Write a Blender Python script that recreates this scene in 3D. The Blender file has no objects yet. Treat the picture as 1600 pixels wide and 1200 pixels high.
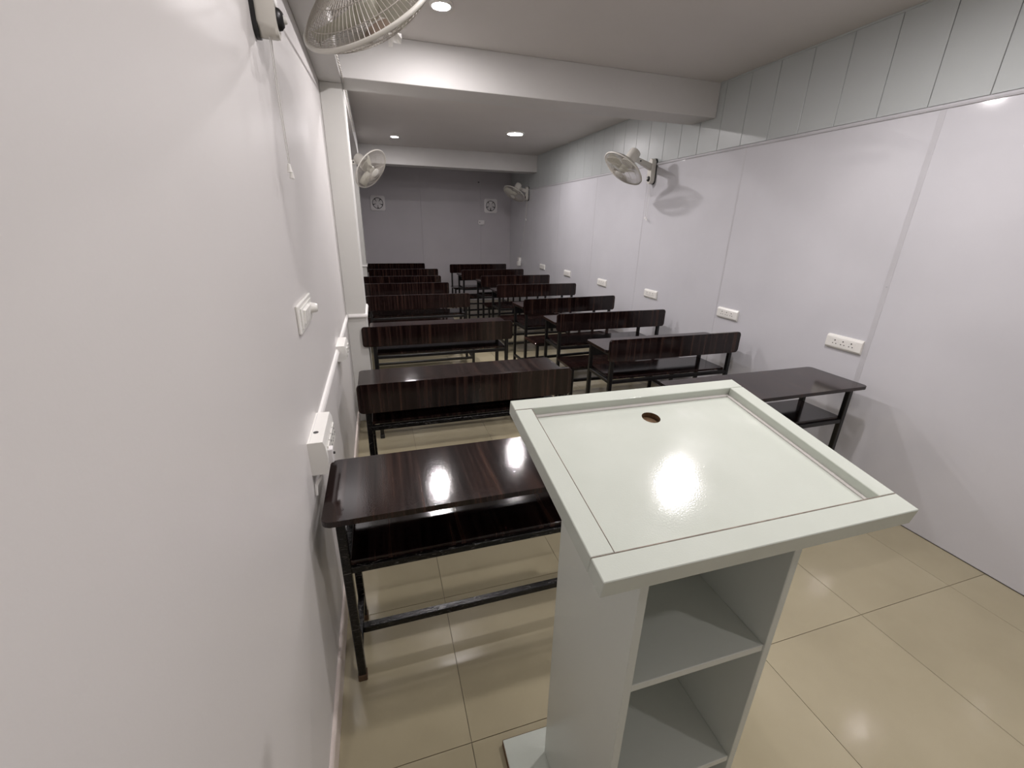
import bpy, bmesh, math, random
from mathutils import Vector, Matrix

scene = bpy.context.scene
COL = scene.collection
R = math.radians

# ------------------------------------------------------------------ camera
F_PX, YAW, PITCH, ROLL = 662.8, 0.304134, 0.361150, -0.0208416
CAM = Vector((0.0, 0.0, 1.60))
cy, sy, cp, sp = math.cos(YAW), math.sin(YAW), math.cos(PITCH), math.sin(PITCH)
fwd = Vector((sy * cp, cy * cp, -sp))
rgt = Vector((cy, -sy, 0.0))
dwn = fwd.cross(rgt)
r2 = rgt * math.cos(ROLL) + dwn * math.sin(ROLL)
d2 = dwn * math.cos(ROLL) - rgt * math.sin(ROLL)
cam_data = bpy.data.cameras.new('camera')
cam_data.sensor_fit = 'HORIZONTAL'
cam_data.sensor_width = 36.0
cam_data.lens = F_PX / 1600.0 * 36.0
cam_data.clip_start = 0.02
cam = bpy.data.objects.new('camera', cam_data)
COL.objects.link(cam)
cam.matrix_world = Matrix(((r2.x, -d2.x, -fwd.x, CAM.x), (r2.y, -d2.y, -fwd.y, CAM.y),
                           (r2.z, -d2.z, -fwd.z, CAM.z), (0, 0, 0, 1)))
scene.camera = cam

# ------------------------------------------------------------------ world, exposure, lamp data
world = bpy.data.worlds.new('world')
scene.world = world
world.use_nodes = True
world.node_tree.nodes['Background'].inputs[0].default_value = (0.02, 0.02, 0.022, 1)
world.node_tree.nodes['Background'].inputs[1].default_value = 1.0
vs = scene.view_settings
vs.view_transform = 'Standard'
vs.look = 'None'
vs.exposure = 2.0
vs.gamma = 1.0
vs.use_curve_mapping = False
cyc = scene.cycles
cyc.blur_glossy = 0.1
cyc.max_bounces = 6
cyc.diffuse_bounces = 4
cyc.glossy_bounces = 3
cyc.transmission_bounces = 2
cyc.adaptive_threshold = 0.04

# ceiling downlights and added fill lamps: x, y, brightness, label
LIGHTS = [
    (0.45, 2.85, 0.70, 'round ceiling downlight beside the wire cage of the nearest fan'),
    (1.72, 1.46, 1.0, 'round ceiling downlight above the lectern, out of view overhead'),
    (0.462, 4.10, 1.0, 'round ceiling downlight just behind the near ceiling beam on the left'),
    (1.50, 4.57, 0.90, 'round ceiling downlight just behind the near ceiling beam on the right'),
    (1.86, 6.02, 0.42, 'large bright ceiling downlight between the two ceiling beams'),
    (0.382, 6.86, 0.45, 'small ceiling downlight close to the far beam'),
    (0.45, 1.25, 0.32, 'round ceiling downlight above the nearest left wall fan, out of view'),
    (0.92, 0.46, 0.56, 'added ceiling fill lamp right over the lectern front, out of view'),  # added fill, evens out the brightness of the near left wall
    (1.70, -0.55, 0.27, 'added ceiling fill lamp behind the camera on the right, out of view'),  # added fill for the lectern front and near left wall
]
LAMP_COLOR = (1.0, 0.945, 0.955)
LAMP_POWER = 122.0     # emission of the diffuser

# ------------------------------------------------------------------ room dimensions
XL, XR = -0.262, 2.788
Y0, Y1 = -1.30, 9.23
ZC = 2.70
ZT = 2.182        # top edge of the lower sheets

# ------------------------------------------------------------------ materials
def new_mat(name):
    m = bpy.data.materials.new(name)
    m.use_nodes = True
    nt = m.node_tree
    return m, nt, nt.nodes['Principled BSDF']

def nd(nt, typ, **kw):
    n = nt.nodes.new(typ)
    for k, v in kw.items():
        setattr(n, k, v)
    return n

def ramp(nt, stops):
    n = nt.nodes.new('ShaderNodeValToRGB')
    el = n.color_ramp.elements
    while len(el) > 1:
        el.remove(el[-1])
    el[0].position = stops[0][0]; el[0].color = (*stops[0][1], 1)
    for p, c in stops[1:]:
        e = el.new(p); e.color = (*c, 1)
    return n

def coords(nt, scale=(1, 1, 1), rand=0.0):
    tc = nd(nt, 'ShaderNodeTexCoord')
    mp = nd(nt, 'ShaderNodeMapping')
    mp.inputs['Scale'].default_value = scale
    nt.links.new(tc.outputs['Object'], mp.inputs['Vector'])
    if rand:
        oi = nd(nt, 'ShaderNodeObjectInfo')
        mul = nd(nt, 'ShaderNodeVectorMath', operation='SCALE')
        comb = nd(nt, 'ShaderNodeCombineXYZ')
        for i in range(3):
            nt.links.new(oi.outputs['Random'], comb.inputs[i])
        nt.links.new(comb.outputs[0], mul.inputs[0])
        mul.inputs['Scale'].default_value = rand
        nt.links.new(mul.outputs[0], mp.inputs['Location'])
    return mp.outputs['Vector']

def surface(name, color, rough, vary=0.04, vscale=3.0, bump=0.0, bscale=200.0, spec=0.5,
            metallic=0.0, rvary=0.0, coat=0.0, rand=0.0):
    m, nt, b = new_mat(name)
    vec = coords(nt, rand=rand)
    n = nd(nt, 'ShaderNodeTexNoise')
    n.inputs['Scale'].default_value = vscale
    n.inputs['Detail'].default_value = 4
    nt.links.new(vec, n.inputs['Vector'])
    lo = tuple(max(0, c * (1 - vary)) for c in color)
    hi = tuple(min(1, c * (1 + vary)) for c in color)
    rp = ramp(nt, [(0.3, lo), (0.7, hi)])
    nt.links.new(n.outputs['Fac'], rp.inputs[0])
    nt.links.new(rp.outputs[0], b.inputs['Base Color'])
    b.inputs['Roughness'].default_value = rough
    b.inputs['Specular IOR Level'].default_value = spec
    b.inputs['Metallic'].default_value = metallic
    b.inputs['Coat Weight'].default_value = coat
    b.inputs['Coat Roughness'].default_value = 0.08
    if rvary:
        mr = nd(nt, 'ShaderNodeMapRange')
        mr.inputs['From Min'].default_value = 0.3
        mr.inputs['From Max'].default_value = 0.75
        mr.inputs['To Min'].default_value = rough
        mr.inputs['To Max'].default_value = rough + rvary
        nt.links.new(n.outputs['Fac'], mr.inputs['Value'])
        nt.links.new(mr.outputs['Result'], b.inputs['Roughness'])
    if bump:
        n2 = nd(nt, 'ShaderNodeTexNoise')
        n2.inputs['Scale'].default_value = bscale
        n2.inputs['Detail'].default_value = 2
        nt.links.new(vec, n2.inputs['Vector'])
        bp = nd(nt, 'ShaderNodeBump')
        bp.inputs['Strength'].default_value = bump
        bp.inputs['Distance'].default_value = 0.002
        nt.links.new(n2.outputs['Fac'], bp.inputs['Height'])
        nt.links.new(bp.outputs[0], b.inputs['Normal'])
    return m

M = {}
M['paint'] = surface('white_paint', (0.655, 0.635, 0.62), 0.42, vary=0.02, vscale=1.5, bump=0.06, bscale=160)
M['pillar_paint'] = surface('pillar_paint', (0.62, 0.615, 0.585), 0.5, vary=0.02, bump=0.05, bscale=160)
M['ceiling'] = surface('ceiling_paint', (0.62, 0.595, 0.57), 0.7, vary=0.02, vscale=2, bump=0.06, bscale=120)
M['beam'] = surface('beam_paint', (0.60, 0.59, 0.575), 0.6, vary=0.02, bump=0.06, bscale=120)
M['sheet'] = surface('lilac_sheet', (0.60, 0.597, 0.625), 0.08, vary=0.025, vscale=2.5, bump=0.006, bscale=350, spec=0.5)
M['sheet_back'] = surface('lilac_sheet_back', (0.47, 0.45, 0.47), 0.4, vary=0.025, vscale=2.5, bump=0.04, bscale=300)
M['plank'] = surface('pvc_plank', (0.45, 0.475, 0.47), 0.34, vary=0.015, vscale=2, bump=0.03, bscale=200)
M['strip'] = surface('grey_strip', (0.52, 0.515, 0.535), 0.4, vary=0.03, vscale=8)
M['backing'] = surface('wall_backing', (0.5, 0.49, 0.49), 0.8)
M['trim'] = surface('white_trim', (0.78, 0.765, 0.74), 0.4, vary=0.02)
M['skirting'] = surface('skirting_cream', (0.70, 0.62, 0.57), 0.35, vary=0.03)
M['plastic'] = surface('white_plastic', (0.80, 0.79, 0.75), 0.28, vary=0.015)
M['fan_plastic'] = surface('fan_plastic', (0.66, 0.64, 0.585), 0.35, vary=0.02)
M['fan_wire'] = surface('fan_wire', (0.42, 0.39, 0.345), 0.4, vary=0.02)
M['blade'] = surface('fan_blade', (0.56, 0.55, 0.47), 0.3, vary=0.02)
M['badge'] = surface('fan_badge', (0.27, 0.20, 0.155), 0.4, vary=0.1, vscale=30)
M['black'] = surface('black_plastic', (0.012, 0.012, 0.013), 0.35)
M['hole'] = surface('socket_hole', (0.03, 0.027, 0.025), 0.6)
M['chip'] = surface('chipboard', (0.13, 0.075, 0.035), 0.8, vary=0.35, vscale=120)
M['worn'] = surface('worn_joint', (0.23, 0.19, 0.15), 0.7, vary=0.3, vscale=60)
M['cord'] = surface('cord_white', (0.60, 0.585, 0.56), 0.5)
M['twine'] = surface('twisted_wire', (0.62, 0.60, 0.55), 0.45, vary=0.25, vscale=120)
M['film'] = None
M['exhaust'] = surface('exhaust_plastic', (0.72, 0.70, 0.70), 0.4)
M['exhaust_blade'] = surface('exhaust_blade', (0.62, 0.60, 0.60), 0.4)
M['clear'] = surface('clear_scrap', (0.80, 0.79, 0.76), 0.2, vary=0.1, vscale=60)
M['foot_brown'] = surface('brown_tape', (0.085, 0.045, 0.022), 0.35, vary=0.4, vscale=60)
M['rubber'] = surface('black_rubber', (0.012, 0.012, 0.012), 0.6)

def lectern_mat(name, rough, smudge):
    m, nt, b = new_mat(name)
    vec = coords(nt)
    b.inputs['Base Color'].default_value = (0.80, 0.81, 0.765, 1)
    n = nd(nt, 'ShaderNodeTexNoise'); n.inputs['Scale'].default_value = 9; n.inputs['Detail'].default_value = 6
    nt.links.new(vec, n.inputs['Vector'])
    rp = ramp(nt, [(0.35, (0.535, 0.57, 0.51)), (0.62, (0.555, 0.59, 0.53)), (0.74, (0.59, 0.62, 0.565))])
    nt.links.new(n.outputs['Fac'], rp.inputs[0])
    nt.links.new(rp.outputs[0], b.inputs['Base Color'])
    mr = nd(nt, 'ShaderNodeMapRange')
    mr.inputs['From Min'].default_value = 0.4; mr.inputs['From Max'].default_value = 0.75
    mr.inputs['To Min'].default_value = rough; mr.inputs['To Max'].default_value = rough + smudge
    nt.links.new(n.outputs['Fac'], mr.inputs['Value'])
    nt.links.new(mr.outputs['Result'], b.inputs['Roughness'])
    n2 = nd(nt, 'ShaderNodeTexNoise'); n2.inputs['Scale'].default_value = 330; n2.inputs['Detail'].default_value = 1
    nt.links.new(vec, n2.inputs['Vector'])
    bp = nd(nt, 'ShaderNodeBump'); bp.inputs['Strength'].default_value = 0.10; bp.inputs['Distance'].default_value = 0.001
    nt.links.new(n2.outputs['Fac'], bp.inputs['Height'])
    nt.links.new(bp.outputs[0], b.inputs['Normal'])
    return m
M['lectern'] = lectern_mat('lectern_laminate', 0.085, 0.05)
M['lectern_side'] = surface('lectern_side_laminate', (0.62, 0.65, 0.60), 0.25, vary=0.015, vscale=3, bump=0.04, bscale=300)
M['lectern_edge'] = surface('lectern_edging', (0.60, 0.575, 0.55), 0.35, vary=0.03, vscale=20)

def wood_mat():
    m, nt, b = new_mat('dark_wood_laminate')
    vec = coords(nt, (42, 1.2, 1.2), rand=37.0)
    n = nd(nt, 'ShaderNodeTexNoise'); n.inputs['Scale'].default_value = 1.0
    n.inputs['Detail'].default_value = 6; n.inputs['Roughness'].default_value = 0.62
    nt.links.new(vec, n.inputs['Vector'])
    rp = ramp(nt, [(0.30, (0.0030, 0.0011, 0.0011)), (0.42, (0.0075, 0.0032, 0.0030)), (0.52, (0.0150, 0.0078, 0.0070)),
                   (0.60, (0.0250, 0.0130, 0.0105)), (0.68, (0.0440, 0.0215, 0.0150)), (0.78, (0.0200, 0.0105, 0.0085))])
    nt.links.new(n.outputs['Fac'], rp.inputs[0])
    nt.links.new(rp.outputs[0], b.inputs['Base Color'])
    b.inputs['Roughness'].default_value = 0.09
    b.inputs['Specular IOR Level'].default_value = 0.42
    v2 = coords(nt)
    n2 = nd(nt, 'ShaderNodeTexNoise'); n2.inputs['Scale'].default_value = 260; n2.inputs['Detail'].default_value = 1
    nt.links.new(v2, n2.inputs['Vector'])
    bp = nd(nt, 'ShaderNodeBump'); bp.inputs['Strength'].default_value = 0.12; bp.inputs['Distance'].default_value = 0.001
    nt.links.new(n2.outputs['Fac'], bp.inputs['Height'])
    nt.links.new(bp.outputs[0], b.inputs['Normal'])
    return m
M['wood'] = wood_mat()
M['wood_edge'] = surface('dark_edge_band', (0.012, 0.007, 0.006), 0.35, vary=0.2, vscale=20)
M['metal'] = surface('black_tube', (0.0045, 0.0042, 0.0042), 0.35, vary=0.1, vscale=20)

def film_mat():
    m, nt, b = new_mat('film_wrapped_tube')
    vec = coords(nt, (18, 60, 70))
    w = nd(nt, 'ShaderNodeTexNoise'); w.inputs['Scale'].default_value = 1.6; w.inputs['Detail'].default_value = 5
    w.inputs['Distortion'].default_value = 1.6
    nt.links.new(vec, w.inputs['Vector'])
    rp = ramp(nt, [(0.50, (0.0035, 0.0032, 0.003)), (0.60, (0.007, 0.0065, 0.006)), (0.68, (0.075, 0.07, 0.065))])  # pale end of the ramp paints glints of wrinkled film into the colour
    nt.links.new(w.outputs['Fac'], rp.inputs[0])
    nt.links.new(rp.outputs[0], b.inputs['Base Color'])
    b.inputs['Roughness'].default_value = 0.2
    b.inputs['Specular IOR Level'].default_value = 0.3
    bp = nd(nt, 'ShaderNodeBump'); bp.inputs['Strength'].default_value = 0.5; bp.inputs['Distance'].default_value = 0.004
    nt.links.new(w.outputs['Fac'], bp.inputs['Height'])
    nt.links.new(bp.outputs[0], b.inputs['Normal'])
    return m
M['film'] = film_mat()

def tile_mat():
    m, nt, b = new_mat('beige_floor_tile')
    vec = coords(nt, rand=9.0)
    n = nd(nt, 'ShaderNodeTexNoise'); n.inputs['Scale'].default_value = 2.2; n.inputs['Detail'].default_value = 7
    nt.links.new(vec, n.inputs['Vector'])
    rp = ramp(nt, [(0.3, (0.335, 0.295, 0.195)), (0.52, (0.375, 0.332, 0.222)), (0.72, (0.405, 0.36, 0.245))])
    nt.links.new(n.outputs['Fac'], rp.inputs[0])
    nt.links.new(rp.outputs[0], b.inputs['Base Color'])
    b.inputs['Roughness'].default_value = 0.12
    b.inputs['Specular IOR Level'].default_value = 0.5
    n2 = nd(nt, 'ShaderNodeTexNoise'); n2.inputs['Scale'].default_value = 12
    nt.links.new(vec, n2.inputs['Vector'])
    mr = nd(nt, 'ShaderNodeMapRange')
    mr.inputs['To Min'].default_value = 0.08; mr.inputs['To Max'].default_value = 0.2
    nt.links.new(n2.outputs['Fac'], mr.inputs['Value'])
    nt.links.new(mr.outputs['Result'], b.inputs['Roughness'])
    return m
M['tile'] = tile_mat()
M['grout'] = surface('grout', (0.17, 0.14, 0.10), 0.8)

def lamp_mat(strength):
    m, nt, b = new_mat('lamp_diffuser')
    b.inputs['Base Color'].default_value = (0.9, 0.9, 0.88, 1)
    b.inputs['Emission Color'].default_value = (*LAMP_COLOR, 1)
    b.inputs['Emission Strength'].default_value = strength
    return m

# ------------------------------------------------------------------ mesh helpers
def add_box(bm, x0, x1, y0, y1, z0, z1, bev=0.0, seg=1):
    vs_ = [bm.verts.new(p) for p in ((x0, y0, z0), (x1, y0, z0), (x1, y1, z0), (x0, y1, z0),
                                     (x0, y0, z1), (x1, y0, z1), (x1, y1, z1), (x0, y1, z1))]
    fs = [bm.faces.new([vs_[i] for i in f]) for f in ((3, 2, 1, 0), (4, 5, 6, 7), (0, 1, 5, 4), (1, 2, 6, 5), (2, 3, 7, 6), (3, 0, 4, 7))]
    if bev:
        es = list({e for f in fs for e in f.edges})
        bmesh.ops.bevel(bm, geom=es, offset=bev, segments=seg, affect='EDGES', profile=0.5)

def add_prism(bm, pts, axis, lo, hi, bev=0.0):
    """extrude a 2-D outline along axis 0/1/2"""
    def mk(p, t):
        if axis == 0: return (t, p[0], p[1])
        if axis == 1: return (p[0], t, p[1])
        return (p[0], p[1], t)
    a = [bm.verts.new(mk(p, lo)) for p in pts]
    b = [bm.verts.new(mk(p, hi)) for p in pts]
    n = len(pts)
    f1 = bm.faces.new(a); f2 = bm.faces.new(b)
    for i in range(n):
        bm.faces.new((a[i], a[(i + 1) % n], b[(i + 1) % n], b[i]))
    if bev:
        es = list(set(list(f1.edges) + list(f2.edges)))
        bmesh.ops.bevel(bm, geom=es, offset=bev, segments=1, affect='EDGES')

def rrect(x0, x1, y0, y1, r, seg=5):
    out = []
    for cx_, cy_, a0 in ((x1 - r, y1 - r, 0), (x0 + r, y1 - r, 90), (x0 + r, y0 + r, 180), (x1 - r, y0 + r, 270)):
        for i in range(seg + 1):
            a = R(a0 + 90 * i / seg)
            out.append((cx_ + r * math.cos(a), cy_ + r * math.sin(a)))
    return out

def circle2(cx_, cy_, r, n=20):
    return [(cx_ + r * math.cos(2 * math.pi * i / n), cy_ + r * math.sin(2 * math.pi * i / n)) for i in range(n)]

def add_tube(bm, pts, r, seg=6, closed=False):
    pts = [Vector(p) for p in pts]
    n = len(pts)
    rings = []
    up = None
    for i, p in enumerate(pts):
        if closed:
            t = (pts[(i + 1) % n] - pts[i - 1]).normalized()
        else:
            t = (pts[min(i + 1, n - 1)] - pts[max(i - 1, 0)]).normalized()
        if up is None:
            up = Vector((0, 0, 1)) if abs(t.z) < 0.9 else Vector((1, 0, 0))
        a = t.cross(up).normalized()
        b = a.cross(t).normalized()
        up = b
        rings.append([bm.verts.new(p + r * (math.cos(2 * math.pi * k / seg) * a + math.sin(2 * math.pi * k / seg) * b)) for k in range(seg)])
    m = n if closed else n - 1
    for i in range(m):
        A, B = rings[i], rings[(i + 1) % n]
        for k in range(seg):
            bm.faces.new((A[k], A[(k + 1) % seg], B[(k + 1) % seg], B[k]))
    if not closed:
        bm.faces.new(rings[0][::-1]); bm.faces.new(rings[-1])

def add_lathe(bm, prof, seg=24, mat=None):
    """profile (r,z) revolved around z"""
    rings = []
    for r, z in prof:
        if r < 1e-6:
            rings.append([bm.verts.new((0, 0, z))])
        else:
            rings.append([bm.verts.new((r * math.cos(2 * math.pi * k / seg), r * math.sin(2 * math.pi * k / seg), z)) for k in range(seg)])
    for A, B in zip(rings, rings[1:]):
        for k in range(seg):
            k2 = (k + 1) % seg
            if len(A) == 1 and len(B) == 1: continue
            if len(A) == 1: bm.faces.new((A[0], B[k], B[k2]))
            elif len(B) == 1: bm.faces.new((A[k], A[k2], B[0]))
            else: bm.faces.new((A[k], A[k2], B[k2], B[k]))

def bar(bm, a, b, w=0.025):
    """square tube between two points along one axis"""
    h = w / 2
    x0, x1 = sorted((a[0], b[0])); y0, y1 = sorted((a[1], b[1])); z0, z1 = sorted((a[2], b[2]))
    if x1 - x0 < 1e-6: x0 -= h; x1 += h
    if y1 - y0 < 1e-6: y0 -= h; y1 += h
    if z1 - z0 < 1e-6: z0 -= h; z1 += h
    add_box(bm, x0, x1, y0, y1, z0, z1, 0.002)

def mesh_of(name, fn, mat, smooth=False):
    bm = bmesh.new()
    fn(bm)
    bmesh.ops.recalc_face_normals(bm, faces=bm.faces[:])
    me = bpy.data.meshes.new(name)
    bm.to_mesh(me); bm.free()
    mats = mat if isinstance(mat, (list, tuple)) else [mat]
    for m_ in mats:
        me.materials.append(m_)
    if smooth:
        for p in me.polygons: p.use_smooth = True
        try:
            me.set_sharp_from_angle(angle=R(40))
        except Exception:
            pass
    return me

def link(name, me, parent=None, mat4=None):
    o = bpy.data.objects.new(name, me)
    COL.objects.link(o)
    if parent is not None:
        o.parent = parent
    if mat4 is not None:
        o.matrix_local = mat4
    return o

def obj(name, fn, mat, parent=None, smooth=False, mat4=None):
    return link(name, mesh_of(name, fn, mat, smooth), parent, mat4)

def tag(o, label, cat, group=None):
    o['label'] = label; o['category'] = cat
    if group: o['group'] = group
    return o

def thing(name, label, cat, loc=(0, 0, 0), rotz=0.0, group=None):
    o = bpy.data.objects.new(name, None)
    o.empty_display_size = 0.1
    COL.objects.link(o)
    o.location = loc
    o.rotation_euler = (0, 0, rotz)
    return tag(o, label, cat, group)

def struct(o, label):
    o['kind'] = 'structure'
    o['label'] = label
    return o

def T(x, y, z):
    return Matrix.Translation((x, y, z))

_cache = {}
def cached(key, fn, mat, smooth=False):
    if key not in _cache:
        _cache[key] = mesh_of(key.split('|')[0], fn, mat, smooth)
    return _cache[key]

# ------------------------------------------------------------------ floor with tiles
floor = struct(obj('floor', lambda bm: add_box(bm, XL, XR + 0.02, Y0, Y1 + 0.02, -0.06, -0.004), M['grout']),
               'glossy beige tiled classroom floor')
TILE = 0.589; TD = 0.600; GAP = 0.0022
def lines(v0, step, lo, hi):
    k0 = math.ceil((lo - v0) / step + 1e-6); k1 = math.floor((hi - v0) / step - 1e-6)
    return [lo] + [v0 + k * step for k in range(k0, k1 + 1)] + [hi]
xs = lines(0.163, TILE, XL, XR); ys = lines(0.880, TD, Y0, Y1)
for i in range(len(xs) - 1):
    for j in range(len(ys) - 1):
        w = xs[i + 1] - xs[i] - GAP; d = ys[j + 1] - ys[j] - GAP
        if w < 0.01 or d < 0.01: continue
        me = cached('floor_tile|%.3f|%.3f' % (w, d), lambda bm: add_box(bm, -w / 2, w / 2, -d / 2, d / 2, -0.004, 0.0), M['tile'])
        link('floor_tile', me, floor, T((xs[i] + xs[i + 1]) / 2, (ys[j] + ys[j + 1]) / 2, 0))

# ------------------------------------------------------------------ ceiling, beams, walls
struct(obj('ceiling', lambda bm: add_box(bm, XL - 0.2, XR + 0.2, Y0 - 0.1, Y1 + 0.1, ZC, ZC + 0.1), M['ceiling']),
       'plain off-white flat ceiling')
PIL1 = 3.50; PX = -0.12; ZBM = 2.445
struct(obj('wall_left', lambda bm: add_box(bm, XL - 0.15, XL, Y0 - 0.1, Y1 + 0.1, -0.06, ZC), M['paint']),
       'smooth white painted wall on the left')
struct(obj('wall_front', lambda bm: add_box(bm, XL, XR, Y0 - 0.12, Y0, -0.06, ZC), M['paint']),
       'white painted wall behind the lectern side of the room')
struct(obj('pillar', lambda bm: add_box(bm, XL, PX, PIL1, 3.95, 0, ZBM, 0.004), M['pillar_paint']),
       'white pillar standing out from the left wall under the near beam')
struct(obj('pillar', lambda bm: add_box(bm, XL, -0.168, 7.62, 8.05, 0, ZBM, 0.004), M['pillar_paint']),
       'farther white pillar on the left wall under the far beam')
struct(obj('ceiling_beam', lambda bm: add_box(bm, XL, PX, Y0, Y1, ZBM, ZC, 0.003), M['beam']),
       'long ceiling beam running along the left wall')
struct(obj('ceiling_beam', lambda bm: add_box(bm, PX, XR, 3.40, 3.70, 2.452, ZC, 0.003), M['beam']),
       'near white ceiling beam crossing the room')
struct(obj('ceiling_beam', lambda bm: add_box(bm, PX, XR, 7.69, 7.98, 2.44, ZC, 0.003), M['beam']),
       'far white ceiling beam crossing the room')

# right wall: dark backing, lilac sheets below, pvc planks above
PT = 0.010
wr = struct(obj('wall_right', lambda bm: add_box(bm, XR + PT, XR + 0.15, Y0 - 0.1, Y1 + 0.1, -0.06, ZC), M['backing']),
            'right wall clad in lilac sheets with a pale plank band above')
joints = [Y0, 0.50, 1.737, 3.00, 4.29, 5.42, 6.62, 7.85, Y1]
for a, b in zip(joints, joints[1:]):
    obj('wall_sheet', lambda bm: add_box(bm, XR, XR + PT, a + 0.0012, b - 0.0012, 0.004, ZT, 0.0008), M['sheet'], wr)
for y, w_, z0 in ((1.737, 0.030, 0.55), (3.00, 0.016, 1.00), (4.29, 0.010, 0.90), (5.42, 0.008, 1.1), (6.62, 0.006, 0.9), (7.85, 0.006, 0.9)):
    def strip(bm, y=y, w_=w_, z0=z0):
        add_box(bm, XR - 0.0012, XR, y - w_ / 2, y + w_ / 2, z0, 1.30, 0.0004)
        add_box(bm, XR - 0.0012, XR, y - w_ / 2 + 0.002, y + w_ / 2 + 0.002, 1.302, ZT - 0.002, 0.0004)
    obj('joint_strip', strip, M['strip'], wr)
# pvc planks
PW = 0.2515
y = 1.57 - PW * math.ceil((1.57 - Y0) / PW)
k = 0
while y < Y1 - 1e-3:
    a, b = max(y, Y0), min(y + PW, Y1)
    if b - a > 0.01:
        d = b - a - 0.004
        me = cached('wall_plank|%.3f' % d, lambda bm: add_box(bm, 0, PT - 0.002, -d / 2, d / 2, ZT + 0.0225, ZC - 0.001, 0.0015), M['plank'])
        link('wall_plank', me, wr, T(XR + 0.002, (a + b) / 2, 0))
    y += PW
struct(obj('trim_1', lambda bm: add_prism(bm, [(XR - 0.006, ZT - 0.001), (XR - 0.009, ZT + 0.008), (XR - 0.006, ZT + 0.018), (XR + PT, ZT + 0.022), (XR + PT, ZT - 0.001)], 1, Y0, Y1), M['strip']),
       'thin capping strip along the top of the lilac sheets')
struct(obj('trim_2', lambda bm: add_box(bm, XR - 0.006, XR + PT, Y0, Y1, ZC - 0.010, ZC, 0.002), M['plank']),
       'thin bead where the plank band meets the ceiling')

# back wall
wb_ = struct(obj('wall_back', lambda bm: add_box(bm, XL, XR + 0.02, Y1 + PT, Y1 + 0.15, -0.06, ZC), M['backing']),
             'rear wall clad in greyish lilac sheets')
for x0, x1, z0, z1 in ((XL, 0.93, 0.004, ZC), (0.93, 2.14, 0.004, ZC), (2.14, XR, 0.004, 1.125), (2.14, XR, 1.125, ZC)):
    obj('wall_sheet', lambda bm: add_box(bm, x0 + 0.001, x1 - 0.001, Y1, Y1 + PT, z0 + 0.001, z1 - 0.001, 0.0008), M['sheet_back'], wb_)

# left wall trims
def dado(bm, y0, y1, x):
    add_prism(bm, [(x, 0.885), (x + 0.012, 0.888), (x + 0.016, 0.898), (x + 0.013, 0.908), (x + 0.008, 0.915), (x, 0.917)], 1, y0, y1)
struct(obj('trim_3', lambda bm: dado(bm, 1.575, PIL1, XL), M['trim']), 'white dado moulding along the left wall')
def dado_pillar(bm, y0, xr, y1):
    prof = [(0, 0.885), (0.012, 0.888), (0.016, 0.898), (0.013, 0.908), (0.008, 0.915), (0, 0.917)]
    add_prism(bm, [(y0 - p[0], p[1]) for p in prof], 0, XL + 0.016, xr + 0.016)
    add_prism(bm, [(xr + p[0], p[1]) for p in prof], 1, y0, y1)
struct(obj('trim_4', lambda bm: dado_pillar(bm, PIL1, PX, 3.95), M['trim']), 'white dado moulding round the near pillar')
struct(obj('trim_5', lambda bm: dado_pillar(bm, 7.62, -0.168, 8.05), M['trim']), 'white dado moulding round the far pillar')
struct(obj('baseboard_left', lambda bm: add_prism(bm, [(XL, 0.0), (XL + 0.012, 0.0), (XL + 0.012, 0.085), (XL + 0.008, 0.092), (XL, 0.092)], 1, Y0, PIL1), M['skirting']),
       'low cream skirting along the left wall')

# ------------------------------------------------------------------ ceiling lamps
for i, (lx, ly, k, lab) in enumerate(LIGHTS):
    t = thing('ceiling_light', lab, 'ceiling light', (lx, ly, ZC), 0, 'round ceiling downlights')
    big = 'large' in lab
    t.scale = (1.40, 1.40, 1.0) if big else (0.70, 0.70, 1.0)
    if not big: k *= 2.04
    link('lamp_rim', cached('lamp_rim', lambda bm: add_lathe(bm, [(0.070, -0.014), (0.080, -0.014), (0.088, -0.008), (0.090, 0.0), (0.070, 0.0), (0.070, -0.014)], 32), M['plastic'], True), t)
    key = 'lamp_diffuser|%.2f' % k
    link('lamp_diffuser', cached(key, lambda bm: add_lathe(bm, [(0.0, -0.0165), (0.045, -0.0155), (0.0695, -0.012)], 20), lamp_mat(LAMP_POWER * k), True), t)

# ------------------------------------------------------------------ lectern
LB = Vector((0.3783, 0.7776, 0.0)); LW, LD = 0.352, 0.324
lec = thing('lectern', 'white laminate lectern with open shelves and a framed sloping top', 'lectern', LB, R(-0.58))
# local: x right, y back (0 = rear face, -LD = open front), z up
TILT = 0.1698
TW, TDp, TH = 0.589, 0.449, 0.033
OU, OV, ZB = -0.127, 0.033, 1.24
top_mat = T(OU, OV - TDp * math.cos(TILT), ZB - TDp * math.sin(TILT)) @ Matrix.Rotation(TILT, 4, 'X')
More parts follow.
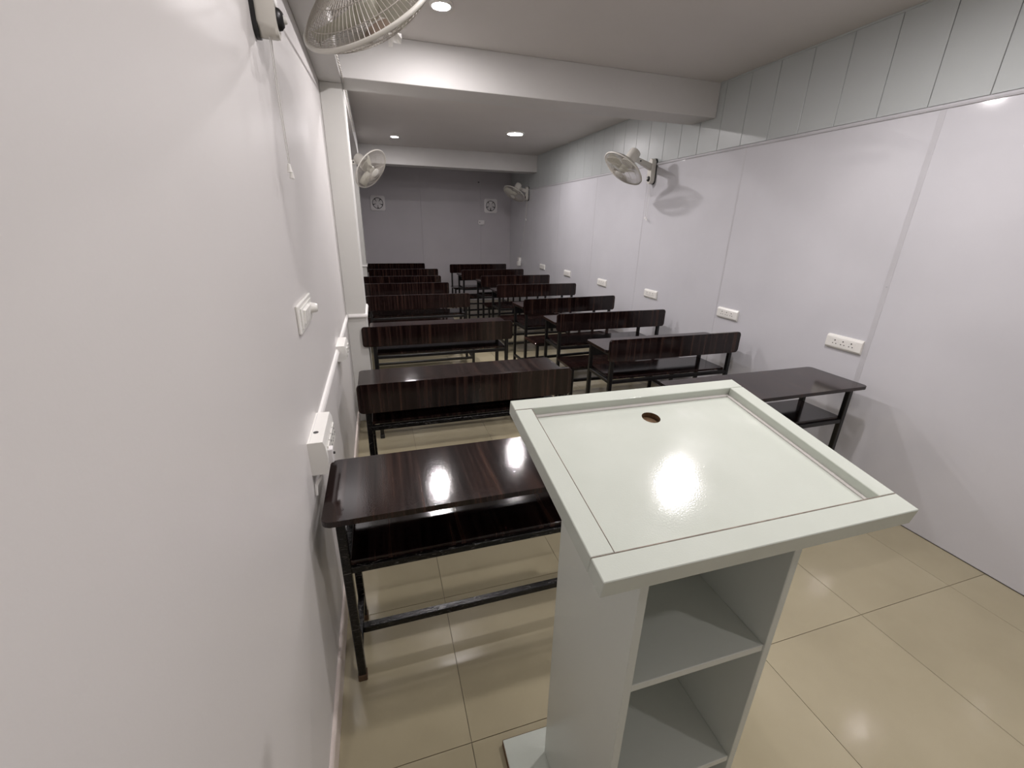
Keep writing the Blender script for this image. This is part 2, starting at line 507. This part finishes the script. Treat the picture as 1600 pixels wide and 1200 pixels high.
# local of top: x 0..TW, y 0..TDp (front to back), z 0 = upper face of frame
SW, SF = 0.037, 0.040
top = link('top_panel', None, None)
COL.objects.unlink(top); bpy.data.objects.remove(top)
def panel_with_hole(bm):
    x0, x1, y0, y1 = SW - 0.003, TW - SW + 0.003, SF - 0.003, TDp - SW + 0.003
    hx, hy, hr, n = 0.301, 0.359, 0.0205, 24
    z1, z0 = -0.021, -TH
    outer = [(x0, y0), (x1, y0), (x1, y1), (x0, y1)]
    for z, fl in ((z1, 0), (z0, 1)):
        ov = [bm.verts.new((*p, z)) for p in outer]
        iv = [bm.verts.new((hx + hr * math.cos(2 * math.pi * i / n), hy + hr * math.sin(2 * math.pi * i / n), z)) for i in range(n)]
        q = n // 4
        cs = [2, 3, 0, 1]    # outer corner facing each quadrant
        for s in range(4):
            c = ov[cs[s]]
            for i in range(q):
                bm.faces.new((c, iv[s * q + i], iv[(s * q + i + 1) % n]))
            bm.faces.new((c, iv[((s + 1) * q) % n], ov[cs[(s + 1) % 4]]))
        if fl == 0: top_o, top_i = ov, iv
        else:
            for i in range(4): bm.faces.new((top_o[i], top_o[(i + 1) % 4], ov[(i + 1) % 4], ov[i]))
            for i in range(n): bm.faces.new((top_i[i], top_i[(i + 1) % n], iv[(i + 1) % n], iv[i])).material_index = 1
top = obj('top_panel', panel_with_hole, [M['lectern'], M['chip']], lec, mat4=top_mat)
obj('cable_hole', lambda bm: add_lathe(bm, [(0.0, -0.034), (0.024, -0.034), (0.024, -0.036), (0, -0.036)], 24), M['chip'], top, mat4=T(0.301, 0.359, 0))['label'] = 'round brown cable hole'
g_ = 0.0008
def edged(bm, x0, x1, y0, y1):
    add_box(bm, x0, x1, y0, y1, -TH, 0, 0.0012)
obj('frame_strip', lambda bm: edged(bm, 0, TW, TDp - SW, TDp), M['lectern'], top)
obj('frame_strip', lambda bm: edged(bm, 0, TW, 0, SF - g_), M['lectern'], top)
obj('frame_strip', lambda bm: edged(bm, 0, SW, SF, TDp - SW - g_), M['lectern'], top)
obj('frame_strip', lambda bm: edged(bm, TW - SW, TW, SF, TDp - SW - g_), M['lectern'], top)
def beads(bm):
    add_box(bm, SW, TW - SW, TDp - SW - 0.008, TDp - SW, -0.0212, -0.0185)
    add_box(bm, TW - SW - 0.008, TW - SW, SF, TDp - SW, -0.0212, -0.0185)
obj('inner_bead', beads, M['lectern_edge'], top)
def worn(bm):
    add_box(bm, SW, TW - SW, SF - g_ - 0.0004, SF + 0.0004, -0.004, 0.0002)
    add_box(bm, SW - 0.0004, SW + 0.0005, SF, TDp - SW - g_, -0.004, 0.0002)
    add_box(bm, 0.0008, SW, SF - g_, SF, -0.006, 0.0001)
    add_box(bm, TW - SW, TW - 0.0008, SF - g_, SF, -0.006, 0.0001)
    add_box(bm, 0.0008, SW, TDp - SW - g_, TDp - SW, -0.006, 0.0001)
obj('worn_edge', worn, M['worn'], top)['label'] = 'thin brown worn joint line'
def under(yl):   # underside height of the top at local y
    return ZB - TH / math.cos(TILT) - (OV - yl) * math.tan(TILT)
pt = 0.018
def side(bm, x0):
    add_prism(bm, [(-LD, 0.026), (0, 0.026), (0, under(0)), (-LD, under(-LD))], 0, x0, x0 + pt, 0.0012)
obj('side_panel', lambda bm: side(bm, 0.0), M['lectern_side'], lec)
obj('side_panel', lambda bm: side(bm, LW - pt), M['lectern_side'], lec)
obj('back_panel', lambda bm: add_box(bm, pt, LW - pt, -pt, 0, 0.026, under(0) - 0.004, 0.0012), M['lectern_side'], lec)
for z in (0.782, 0.408, 0.052):
    obj('shelf', lambda bm: add_box(bm, pt, LW - pt, -LD + 0.003, -pt, z - pt, z, 0.0012), M['lectern_side'], lec)
obj('base_plate', lambda bm: add_box(bm, -0.12, LW + 0.12, -LD - 0.08, 0.065, 0.0, 0.026, 0.0015), M['lectern'], lec)
def base_edge(bm):
    for (a, b, c, d) in ((-0.1215, -0.12, -LD - 0.08, 0.065), (LW + 0.12, LW + 0.1215, -LD - 0.08, 0.065)):
        add_box(bm, a, b, c, d, 0.001, 0.0245)
    add_box(bm, -0.12, LW + 0.12, 0.065, 0.0665, 0.001, 0.0245)
obj('raw_edge', base_edge, M['chip'], lec)['label'] = 'raw brown board edge'

# ------------------------------------------------------------------ bench desks
TZ = 0.76
def board(x0, x1, y0, y1, z0, z1, r=0.02):
    return lambda bm: add_prism(bm, rrect(x0, x1, y0, y1, r), 2, z0, z1, 0.0015)
def vboard(x0, x1, y0, y1, z0, z1, r=0.022):
    return lambda bm: add_prism(bm, rrect(x0, x1, z0, z1, r), 1, y0, y1, 0.002)

def make_unit(name, label, cx, y, rot=0.0, h=0.57, bench=True, desk=True, metal='metal', lx=None, group='dark bench desks in two rows',
              foot='rubber', dl=None, zt=0.84, shz=0.53, ye=None, sz=0.45, sy=0.0):
    cat = 'desk' if not bench else ('bench' if not desk else 'bench desk')
    t = thing(name, label, cat, (cx, y, 0), rot, group)
    mm = M[metal]
    L = -h + 0.045 if lx is None else lx            # left frame x
    Rr = h - 0.045
    DL = -h if dl is None else dl                   # left end of desk top
    key = '%s|%.3f|%.3f|%.3f|%d%d|%.3f|%.3f|%s|%.3f' % (metal, h, L, DL, bench, desk, zt, shz, ye, sz)
    def part(nm, fn, mat, parent=t, suffix=''):
        return link(nm, cached(nm + '|' + key + suffix, fn, mat), parent)
    yb = 0.355
    tube = 0.028
    def leg(x, yy, z1, s):
        l = part('leg', lambda bm: add_box(bm, x - tube / 2, x + tube / 2, yy - tube / 2, yy + tube / 2, 0.022, z1, 0.003), mm, t, s)
        part('foot', lambda bm: add_box(bm, x - 0.0165, x + 0.0165, yy - 0.0165, yy + 0.0165, 0.0, 0.030, 0.003), M[foot], l, s)
    if bench:
        part('seat', board(-h, h, -0.325 + sy, -0.02 + sy, sz - 0.02, sz), M['wood'])
        part('backrest', vboard(-h, h, 0.0, 0.018, zt - 0.163, zt), M['wood'])
        for n_, x in (('a', L), ('b', Rr)):
            leg(x, -0.285 + sy, sz - 0.02, 'f' + n_)
            leg(x, 0.032, zt - 0.035, 'm' + n_)
        zs_ = sz - 0.032
        def sf(bm):
            bar(bm, (L + 0.014, -0.285 + sy, zs_), (Rr - 0.014, -0.285 + sy, zs_), 0.024)
            bar(bm, (L + 0.014, -0.05 + sy, zs_), (Rr - 0.014, -0.05 + sy, zs_), 0.024)
            for x in (L, Rr):
                bar(bm, (x, -0.271 + sy, zs_), (x, 0.018, zs_), 0.024)
        part('seat_frame', sf, mm)
        part('stretcher', lambda bm: bar(bm, (L + 0.014, -0.285 + sy, 0.13), (Rr - 0.014, -0.285 + sy, 0.13)), mm, t, 's')
        for n_, x in (('a', L), ('b', Rr)):
            part('foot_rail', lambda bm: bar(bm, (x, -0.271 + sy, 0.13), (x, 0.018, 0.13)), mm, t, 'f' + n_)
    if desk:
        y0 = 0.052 if bench else 0.0
        yf = 0.032 if bench else 0.064
        yr = yb if bench else 0.330
        if ye is None: ye = 0.400 if bench else 0.372
        part('desktop', board(DL, h, y0, ye, TZ - 0.02, TZ, 0.025), M['wood'])
        if not bench:
            for n_, x in (('a', L), ('b', Rr)):
                leg(x, yf, 0.74, 'm' + n_)
        for n_, x in (('a', L), ('b', Rr)):
            leg(x, yr, 0.74, 'r' + n_)
        part('shelf', lambda bm: add_box(bm, L + 0.014, Rr - 0.014, yf + 0.0 if not bench else yf + 0.016, yr + 0.01, shz, shz + 0.017, 0.0015), M['wood'])
        def df(bm):
            for z in (shz - 0.0125, 0.7275):
                bar(bm, (L + 0.014, yr, z), (Rr - 0.014, yr, z), 0.025)
                if z < 0.6 or bench:
                    bar(bm, (L + 0.014, yf, z), (Rr - 0.014, yf, z), 0.025)
                for x in (L, Rr):
                    bar(bm, (x, yf + 0.014, z), (x, yr - 0.014, z), 0.025)
        part('desk_frame', df, mm)
        part('light_baffle', lambda bm: add_box(bm, L + 0.014, Rr - 0.014, yr - 0.004, yr + 0.004, 0.630, 0.716), mm)  # added plate that blocks lamp highlights on the shelf and floor
        for n_, x in (('a', L), ('b', Rr)):
            part('foot_rail', lambda bm: bar(bm, (x, yf + 0.014, 0.13), (x, yr - 0.014, 0.13)), mm, t, 'd' + n_)
        ym = (yf + yr) / 2 - 0.03
        part('stretcher', lambda bm: bar(bm, (L + 0.0125, ym, 0.13), (Rr - 0.0125, ym, 0.13), 0.028), mm, t, 'd')
    return t

make_unit('student_desk', 'dark wooden desk with film-wrapped legs beside the white wall, left of the lectern', 0.352, 1.140, 0, bench=False, h=0.578,
          metal='film', foot='foot_brown', group=None)
make_unit('student_desk', 'dark wooden desk without a bench, against the lilac wall right behind the lectern', 2.085, 1.585, 0, bench=False, h=0.58, group=None)
ordw = ['first', 'second', 'third', 'fourth', 'fifth', 'sixth']
left_rows = [(0.445, 2.160, 0.0, 0.602, 0.813), (0.462, PIL1 - 0.022, 0.0, 0.625, 0.813), (0.435, 4.99, 0.02, 0.590, 0.82),
             (0.345, 5.97, 0.0, 0.585, 0.825), (0.345, 6.74, 0.0, 0.585, 0.83), (0.440, 7.78, 0.0, 0.585, 0.83)]
for i, (x, y, r, hh, zt) in enumerate(left_rows):
    lab = {0: 'dark bench desk in the left row, next behind the film-wrapped desk',
           1: 'dark bench desk of the left row whose backrest touches the near white pillar'}.get(i,
           '%s dark bench desk from the lectern in the left row' % ordw[i])
    kw = {}
    if i == 0: kw = dict(metal='film')
    if i == 1: kw = dict(lx=-0.535, dl=-0.565)
    make_unit('bench_desk', lab, x, y, r, h=hh, zt=zt, shz=0.562, sz=0.39, sy=-0.05, **kw)
make_unit('school_bench', 'rearmost dark bench of the left row, in front of the back wall', 0.318, 8.80, 0, desk=False, h=0.585, zt=0.838)
right_rows = [(2.095, 2.560, 0.0), (2.085, 3.500, 0.0), (2.035, 4.34, 0.07), (2.045, 5.45, 0.012), (2.065, 6.47, 0.04), (1.93, 7.37, 0.07)]
for i, (x, y, r) in enumerate(right_rows):
    make_unit('bench_desk', '%s dark bench desk from the lectern in the right row' % ordw[i], x, y, r, zt=0.848, ye=0.37)
make_unit('school_bench', 'rearmost dark bench of the right row, below the right exhaust fan', 1.905, 8.42, 0.03, desk=False, zt=0.848)

# ------------------------------------------------------------------ wall fans
FR = 0.212
def dome(bm, r0, z0, r1, z1, n, wire, rings, bulge):
    def pt_(u):
        r = r0 + (r1 - r0) * u
        z = z0 + (z1 - z0) * (math.sin(u * math.pi / 2) ** bulge)
        return r, z
    for k in range(n):
        a = 2 * math.pi * k / n
        pts = []
        for i in range(8):
            r, z = pt_(i / 7)
            pts.append((r * math.cos(a), r * math.sin(a), z))
        add_tube(bm, pts, wire, 4)
    for u in rings:
        r, z = pt_(u)
        add_tube(bm, [(r * math.cos(2 * math.pi * i / 40), r * math.sin(2 * math.pi * i / 40), z) for i in range(40)], wire * 1.3, 4, True)
def torus(bm, Rm, rm, z, n=56, seg=10):
    add_tube(bm, [(Rm * math.cos(2 * math.pi * i / n), Rm * math.sin(2 * math.pi * i / n), z) for i in range(n)], rm, seg, True)
def blades(bm):
    for k in range(3):
        a0 = 2 * math.pi * k / 3
        grid = []
        for i in range(7):
            u = i / 6
            r = 0.035 + (0.185 - 0.035) * u
            wd = (0.10 + 0.62 * math.sin(math.pi * (0.12 + 0.72 * u))) * 0.62
            row = []
            for j in range(6):
                v = j / 5 - 0.5
                a = a0 + v * wd * 1.25 + 0.25 * u
                row.append(bm.verts.new((r * math.cos(a), r * math.sin(a), 0.004 + v * 0.05 + 0.01 * math.cos(v * math.pi))))
            grid.append(row)
        for i in range(6):
            for j in range(5):
                bm.faces.new((grid[i][j], grid[i][j + 1], grid[i + 1][j + 1], grid[i + 1][j]))
    add_lathe(bm, [(0.0, 0.034), (0.02, 0.032), (0.034, 0.022), (0.038, 0.0), (0.038, -0.02), (0.0, -0.02)], 20)

def make_fan(label, wall, root, c, n, badge='fan_plastic', cord=True):
    """wall=+1: fixed to the left wall (faces +x); -1: right wall"""
    t = thing('wall_fan', label, 'fan', root, 0 if wall > 0 else math.pi, 'white wall fans')
    inv = Matrix.Rotation(0 if wall > 0 else -math.pi, 4, 'Z') @ T(-root[0], -root[1], -root[2])
    n = Vector(n).normalized()
    zax = n
    xax = Vector((0, 1, 0)).cross(zax).normalized(); yax = zax.cross(xax)
    hm = Matrix(((xax.x, yax.x, zax.x, c[0]), (xax.y, yax.y, zax.y, c[1]), (xax.z, yax.z, zax.z, c[2]), (0, 0, 0, 1)))
    lm = inv @ hm
    fr = link('cage_rim', cached('cage_rim', lambda bm: torus(bm, FR, 0.0065, 0), M['fan_plastic'], True), t, lm)
    link('cage_front', cached('cage_front', lambda bm: dome(bm, FR, 0.0, 0.045, 0.062, 84, 0.0011, (0.18, 0.5, 0.8), 0.75), M['fan_wire'], True), t, lm)
    link('cage_rear', cached('cage_rear', lambda bm: dome(bm, FR, 0.0, 0.062, -0.068, 84, 0.0011, (0.2, 0.55), 0.8), M['fan_wire'], True), t, lm)
    link('cage_badge', cached('cage_badge|' + badge, lambda bm: add_lathe(bm, [(0.0, 0.068), (0.036, 0.067), (0.046, 0.064), (0.048, 0.058), (0.0, 0.058)], 28), M[badge], True), t, lm)
    link('blades', cached('blades', blades, M['blade'], True), t, lm)
    link('motor', cached('motor', lambda bm: add_lathe(bm, [(0.0, -0.05), (0.064, -0.055), (0.066, -0.075), (0.056, -0.085), (0.058, -0.17), (0.052, -0.195), (0.03, -0.208), (0.0, -0.21)], 28), M['fan_plastic'], True), t, lm)
    # bracket on the wall, local x = out of the wall
    link('wall_plate', cached('wall_plate', lambda bm: add_prism(bm, rrect(-0.036, 0.036, -0.125, 0.115, 0.03), 0, 0.0, 0.012, 0.001), M['black'], True), t)
    link('bracket_body', cached('bracket_body', lambda bm: add_prism(bm, rrect(-0.033, 0.033, -0.121, 0.111, 0.028), 0, 0.012, 0.06, 0.006), M['fan_plastic'], True), t)
    kn = link('speed_knob', cached('speed_knob', lambda bm: add_lathe(bm, [(0.0, 0.016), (0.016, 0.015), (0.024, 0.008), (0.026, 0.0), (0.0, 0.0)], 24), M['black'], True), t,
              T(0.06, 0, -0.075) @ Matrix.Rotation(math.pi / 2, 4, 'Y'))
    link('knob_button', cached('knob_button', lambda bm: add_lathe(bm, [(0.0, 0.024), (0.008, 0.023), (0.010, 0.014), (0.0, 0.014)], 16), M['plastic'], True), kn)
    # arm from bracket to motor
    mc = lm @ Vector((0, 0, -0.135))
    tip = Vector((0.06, 0, 0.035))
    end = mc + (tip - mc).normalized() * 0.058
    def arm(bm):
        d = (end - tip)
        side_ = d.cross(Vector((0, 0, 1))).normalized() * 0.017
        upv = Vector((0, 0, 0.024))
        vs_ = []
        for p, s in ((Vector((0.055, 0, 0.035)), 1.25), (end, 0.85)):
            for a, b in ((-1, -1), (1, -1), (1, 1), (-1, 1)):
                vs_.append(bm.verts.new(p + side_ * a * s + upv * b * s))
        for f in ((0, 1, 2, 3), (7, 6, 5, 4), (0, 4, 5, 1), (1, 5, 6, 2), (2, 6, 7, 3), (3, 7, 4, 0)):
            bm.faces.new([vs_[i] for i in f])
        bmesh.ops.bevel(bm, geom=bm.edges[:], offset=0.005, segments=2, affect='EDGES')
    obj('arm', arm, M['fan_plastic'], t, True)
    obj('hinge_screw', lambda bm: add_lathe(bm, [(0, -0.024), (0.007, -0.024), (0.007, 0.024), (0, 0.024)], 12), M['black'], t,
        mat4=T(*(tip + (end - tip) * 0.72)) @ Matrix.Rotation(math.pi / 2, 4, 'X'))
    if cord:
        for k_, (yy, ln) in enumerate(((-0.012, 0.315), (0.012, 0.33))):
            pc = obj('pull_cord', lambda bm: add_tube(bm, [(0.035, yy, -0.118), (0.034, yy * 1.3, -0.118 - ln * 0.5), (0.036, yy * 1.1, -0.118 - ln)], 0.0014, 5), M['cord'], t)
            obj('cord_bell', lambda bm: add_lathe(bm, [(0.0, 0.012), (0.004, 0.01), (0.0075, -0.012), (0.0, -0.014)], 12), M['plastic'], pc, True, T(0.036, yy * 1.1, -0.118 - ln - 0.008))
    return t

f1 = make_fan('white wall fan over the left wall near the camera, cage cut by the top edge', 1, (XL, 1.565, 2.185), (0.041, 1.611, 2.190), (0.473, 0.543, -0.694), 'badge')
make_fan('white wall fan beyond the near pillar on the left, facing into the room', 1, (XL, 5.30, 2.13), (0.025, 5.229, 2.112), (0.67, -0.48, -0.57))
make_fan('nearer white wall fan on the right wall above the sockets', -1, (XR, 4.18, 2.13), (2.353, 4.056, 2.117), (-0.612, 0.0, -0.791))
f4 = make_fan('farther white wall fan on the right wall, near the back corner', -1, (XR, 8.11, 2.13), (2.49, 8.036, 2.108), (-0.52, -0.22, -0.82))
# plastic scrap hanging on the nearest cage
def scrap(bm):
    rnd = random.Random(3)
    g = [[bm.verts.new((0.012 * i + rnd.uniform(-.002, .002), rnd.uniform(-.005, .005), -0.011 * j + rnd.uniform(-.002, .002))) for j in range(4 - (i > 1))] for i in range(4)]
    for i in range(3):
        for j in range(min(len(g[i]), len(g[i + 1])) - 1):
            bm.faces.new((g[i][j], g[i + 1][j], g[i + 1][j + 1], g[i][j + 1]))
sc_ = obj('plastic_scrap', scrap, M['clear'], f1, mat4=T(0.352, 0.004, -0.068))
md = sc_.modifiers.new('thick', 'SOLIDIFY'); md.thickness = 0.0008

# twisted wire from the nearest fan along the beam
def twist(bm):
    xw = PX + 0.012
    base = [Vector(p) for p in ((xw + 0.03, 1.72, 2.30), (xw + 0.015, 1.90, 2.31), (xw, 2.15, 2.345), (xw, 2.7, 2.395), (xw, 3.40, 2.452), (xw, 3.6, 2.46), (xw, 4.4, 2.455), (xw, 5.28, 2.455))]
    pts = []
    for a, b in zip(base, base[1:]):
        m = max(2, int((b - a).length / 0.02))
        pts += [a.lerp(b, i / m) for i in range(m)]
    for ph in (0, math.pi):
        q = []
        for i, p in enumerate(pts):
            an = ph + i * 0.9
            q.append(p + Vector((0.0032 * math.cos(an), 0, 0.0032 * math.sin(an))))
        add_tube(bm, q, 0.0032, 5)
tag(obj('twisted_wire', twist, M['twine'], None, True), 'pale twisted wire strung along the left ceiling beam past the pillar', 'wire')

# ------------------------------------------------------------------ sockets on the right wall
def socket_plate(label, y, z, w=0.225, hgt=0.088):
    t = thing('socket_plate', label, 'socket', (XR, y, z), 0, 'socket plates along the right wall')
    def body(bm):
        add_prism(bm, [(0.0, -hgt / 2), (-0.010, -hgt / 2 + 0.002), (-0.018, -hgt / 2 + 0.014), (-0.018, hgt / 2 - 0.014), (-0.010, hgt / 2 - 0.002), (0.0, hgt / 2)], 1, -w / 2, w / 2, 0.002)
    link('plate', cached('plate|%.3f' % w, body, M['plastic']), t)
    for k_ in (-1, 0, 1):
        s = link('socket', cached('socket', lambda bm: add_box(bm, -0.0195, -0.0175, -0.024, 0.024, -0.024, 0.024, 0.0008), M['plastic']), t, T(0, k_ * 0.052, 0))
        def pins(bm):
            for py, pz, pr in ((0, 0.012, 0.0042), (-0.0105, -0.008, 0.0034), (0.0105, -0.008, 0.0034)):
                add_prism(bm, circle2(py, pz, pr, 10), 0, -0.0202, -0.0185)
        link('pin_holes', cached('pin_holes', pins, M['hole']), s)
    return t
for lab, y_, z_ in (('white three-way socket plate nearest the camera on the lilac wall', 1.868, 0.931),
                    ('white socket plate above the first right-row bench desk, second from the camera', 2.854, 0.927),
                    ('third white socket plate from the camera along the lilac wall', 3.96, 0.923),
                    ('fourth white socket plate from the camera along the lilac wall', 5.04, 0.905),
                    ('fifth white socket plate from the camera along the lilac wall', 6.145, 0.903),
                    ('sixth and farthest white socket plate along the lilac wall', 7.22, 0.900)):
    socket_plate(lab, y_, z_)
# corner socket with plug and the cord of the farther fan
t = thing('plug_socket', 'small white socket with a plugged-in adapter under the farther right fan', 'socket', (XR, 8.49, 0.88))
obj('box', lambda bm: add_box(bm, -0.045, 0, -0.05, 0.05, -0.02, 0.085, 0.006, 2), M['plastic'], t)
obj('adapter', lambda bm: add_box(bm, -0.09, -0.03, -0.13, -0.045, -0.065, 0.02, 0.008, 2), M['plastic'], t)
obj('power_cord', lambda bm: add_tube(bm, [(0.02, 0.0, -0.12), (0.014, -0.10, -0.5), (0.02, -0.22, -0.9), (0.03, -0.36, -1.165)], 0.004, 6), M['cord'], f4, True)

# ------------------------------------------------------------------ left wall electrics
t = thing('switch_board', 'white square switch board with three switches and a fan regulator on the left wall', 'switch', (XL, 1.632, 1.294))
obj('plate', lambda bm: add_box(bm, 0, 0.010, -0.145, 0.145, -0.047, 0.047, 0.003), M['plastic'], t)
obj('switch_frame', lambda bm: add_box(bm, 0.010, 0.014, -0.118, 0.118, -0.034, 0.034, 0.002), M['plastic'], t)
for k_ in range(3):
    obj('switch', lambda bm: add_prism(bm, [(0.013, -0.026), (0.018, -0.024), (0.0225, 0.022), (0.013, 0.026)], 1, -0.088 + k_ * 0.042, -0.052 + k_ * 0.042, 0.0015), M['plastic'], t)
rg = obj('regulator_knob', lambda bm: add_lathe(bm, [(0.0, 0.026), (0.013, 0.025), (0.017, 0.018), (0.020, 0.0), (0, 0)], 20), M['plastic'], t, True, T(0.0135, 0.078, 0.002) @ Matrix.Rotation(math.pi / 2, 4, 'Y'))

def socket_box(name, label, y, z, ln, hh, dp, big):
    t = thing(name, label, 'socket box', (XL, y, z))
    def body(bm):
        prof = [(0.0, -hh / 2), (dp * 0.86, -hh / 2), (dp, -hh * 0.30), (dp * 1.02, 0.0), (dp * 0.96, hh * 0.34), (dp * 0.84, hh / 2), (0.0, hh / 2)]
        a = [bm.verts.new((p[0], -ln / 2, p[1])) for p in prof]; b = [bm.verts.new((p[0], ln / 2, p[1])) for p in prof]
        bm.faces.new(a); bm.faces.new(b)
        for i in range(len(prof)):
            bm.faces.new((a[i], a[(i + 1) % len(prof)], b[(i + 1) % len(prof)], b[i]))
        bmesh.ops.bevel(bm, geom=[e for e in bm.edges if e.calc_face_angle(0) > 0.9], offset=0.004, segments=2, affect='EDGES')
    obj('box', body, M['plastic'], t, True)
    n_ = 4 if big else 2
    for k_ in range(n_):
        yy = (k_ - (n_ - 1) / 2) * ln * 0.8 / n_
        s = obj('socket', lambda bm: add_box(bm, dp, dp * 1.02 + 0.003, yy - 0.021, yy + 0.021, -hh * 0.30, hh * 0.24, 0.001), M['plastic'], t)
        def pins(bm):
            for py, pz, pr in ((0, 0.012, 0.004), (-0.0095, -0.008, 0.0034), (0.0095, -0.008, 0.0034)):
                add_prism(bm, circle2(yy + py, pz, pr, 10), 0, dp * 1.02 + 0.002, dp * 1.02 + 0.0038)
        obj('pin_holes', pins, M['hole'], s)
    if big:
        obj('cable_hole', lambda bm: add_prism(bm, circle2(0.018, -0.045, 0.0085, 16), 2, hh / 2 - 0.002, hh / 2 + 0.0008), M['black'], t)
        obj('lid_seam', lambda bm: add_box(bm, 0.006, 0.0068, -ln / 2 + 0.01, ln / 2 - 0.01, hh / 2 - 0.001, hh / 2 + 0.0003), M['strip'], t)
        p = obj('switch', lambda bm: add_box(bm, dp * 0.98, dp * 1.02 + 0.014, -ln / 2 + 0.018, -ln / 2 + 0.048, -0.030, 0.020, 0.002), M['exhaust'], t)
        obj('indicator', lambda bm: add_lathe(bm, [(0, 0.007), (0.004, 0.006), (0.005, 0), (0, 0)], 10), M['hole'], p, mat4=T(dp * 1.02 + 0.0135, -ln / 2 + 0.032, 0.0) @ Matrix.Rotation(math.pi / 2, 4, 'Y'))
    return t
socket_box('socket_box', 'white surface socket box on the left wall above the film-wrapped desk', 1.450, 0.874, 0.245, 0.118, 0.054, True)
socket_box('socket_box', 'smaller white socket box farther along the left wall dado moulding', 2.60, 0.888, 0.21, 0.09, 0.052, False)
obj_c = obj('wire_clip', lambda bm: add_tube(bm, [(XL + 0.030, 1.37, 0.8145), (XL + 0.024, 1.345, 0.80), (XL + 0.006, 1.33, 0.775), (XL + 0.006, 1.32, 0.745)], 0.005, 6), M['cord'])
tag(obj_c, 'short white cable end hanging under the socket box beside the film-wrapped desk', 'cable')

# ------------------------------------------------------------------ back wall
def exhaust(label, x, z):
    t = thing('exhaust_fan', label, 'exhaust fan', (x, Y1, z), 0, 'exhaust fans on the back wall')
    s, ri = 0.135, 0.102
    def frame(bm):
        n = 32
        sq = []
        for i in range(n):
            a = 2 * math.pi * (i + 0.5) / n
            c_, s_ = math.cos(a), math.sin(a)
            m_ = max(abs(c_), abs(s_))
            sq.append((s * c_ / m_, s * s_ / m_))
        rings = []
        for pts, yy in ((sq, 0.0), (sq, -0.022), ([(ri * 1.10 * math.cos(2 * math.pi * (i + .5) / n), ri * 1.10 * math.sin(2 * math.pi * (i + .5) / n)) for i in range(n)], -0.030),
                        ([(ri * math.cos(2 * math.pi * (i + .5) / n), ri * math.sin(2 * math.pi * (i + .5) / n)) for i in range(n)], -0.028),
                        ([(ri * math.cos(2 * math.pi * (i + .5) / n), ri * math.sin(2 * math.pi * (i + .5) / n)) for i in range(n)], -0.001)):
            rings.append([bm.verts.new((p[0], yy, p[1])) for p in pts])
        for A, B in zip(rings, rings[1:]):
            for i in range(n):
                bm.faces.new((A[i], A[(i + 1) % n], B[(i + 1) % n], B[i]))
    link('frame', cached('exhaust_frame', frame, M['exhaust']), t)
    link('shaft', cached('exhaust_shaft', lambda bm: add_prism(bm, circle2(0, 0, ri - 0.0005, 32), 1, -0.003, -0.0005), M['black']), t)
    for k_ in range(5):
        a0 = R(18 + 72 * k_)
        def blade(bm):
            g = []
            for i in range(4):
                r = 0.028 + 0.062 * i / 3
                row = []
                for j in range(4):
                    v = j / 3 - 0.5
                    a = a0 + v * (1.05 - 0.03 * i - 0.05 * (i == 3)) * 1.08
                    row.append(bm.verts.new((r * math.cos(a), -0.013 + v * 0.014, r * math.sin(a))))
                g.append(row)
            for i in range(3):
                for j in range(3):
                    bm.faces.new((g[i][j], g[i][j + 1], g[i + 1][j + 1], g[i + 1][j]))
        link('blade', cached('exhaust_blade|%d' % k_, blade, M['exhaust_blade'], True), t)
    link('hub', cached('exhaust_hub', lambda bm: add_prism(bm, circle2(0, 0, 0.032, 24), 1, -0.025, -0.004, 0.003), M['exhaust_blade']), t)
exhaust('square white exhaust fan at the left end of the back wall', 0.115, 1.92)
exhaust('square white exhaust fan at the right end of the back wall', 2.35, 1.935)
t = thing('wall_box', 'small white wall box on the back wall below the right exhaust fan', 'electrical box', (2.15, Y1, 1.615))
obj('box', lambda bm: add_box(bm, -0.065, 0.065, -0.03, 0, -0.045, 0.04, 0.004), M['exhaust'], t)
obj('cable_hole', lambda bm: add_prism(bm, circle2(-0.035, 0.0, 0.009, 12), 1, -0.0312, -0.029), M['hole'], t)
cb = obj('wall_cable', lambda bm: add_tube(bm, [(2.135, Y1 - 0.005, 2.36), (2.14, Y1 - 0.005, 2.0), (2.138, Y1 - 0.005, 1.656)], 0.005, 6), M['strip'])
tag(cb, 'thin grey cable dropping down the back wall to the small white box', 'cable')
obj('cable_clip', lambda bm: add_box(bm, 2.085, 2.115, Y1 - 0.012, Y1, 2.36, 2.378, 0.003), M['black'], cb)
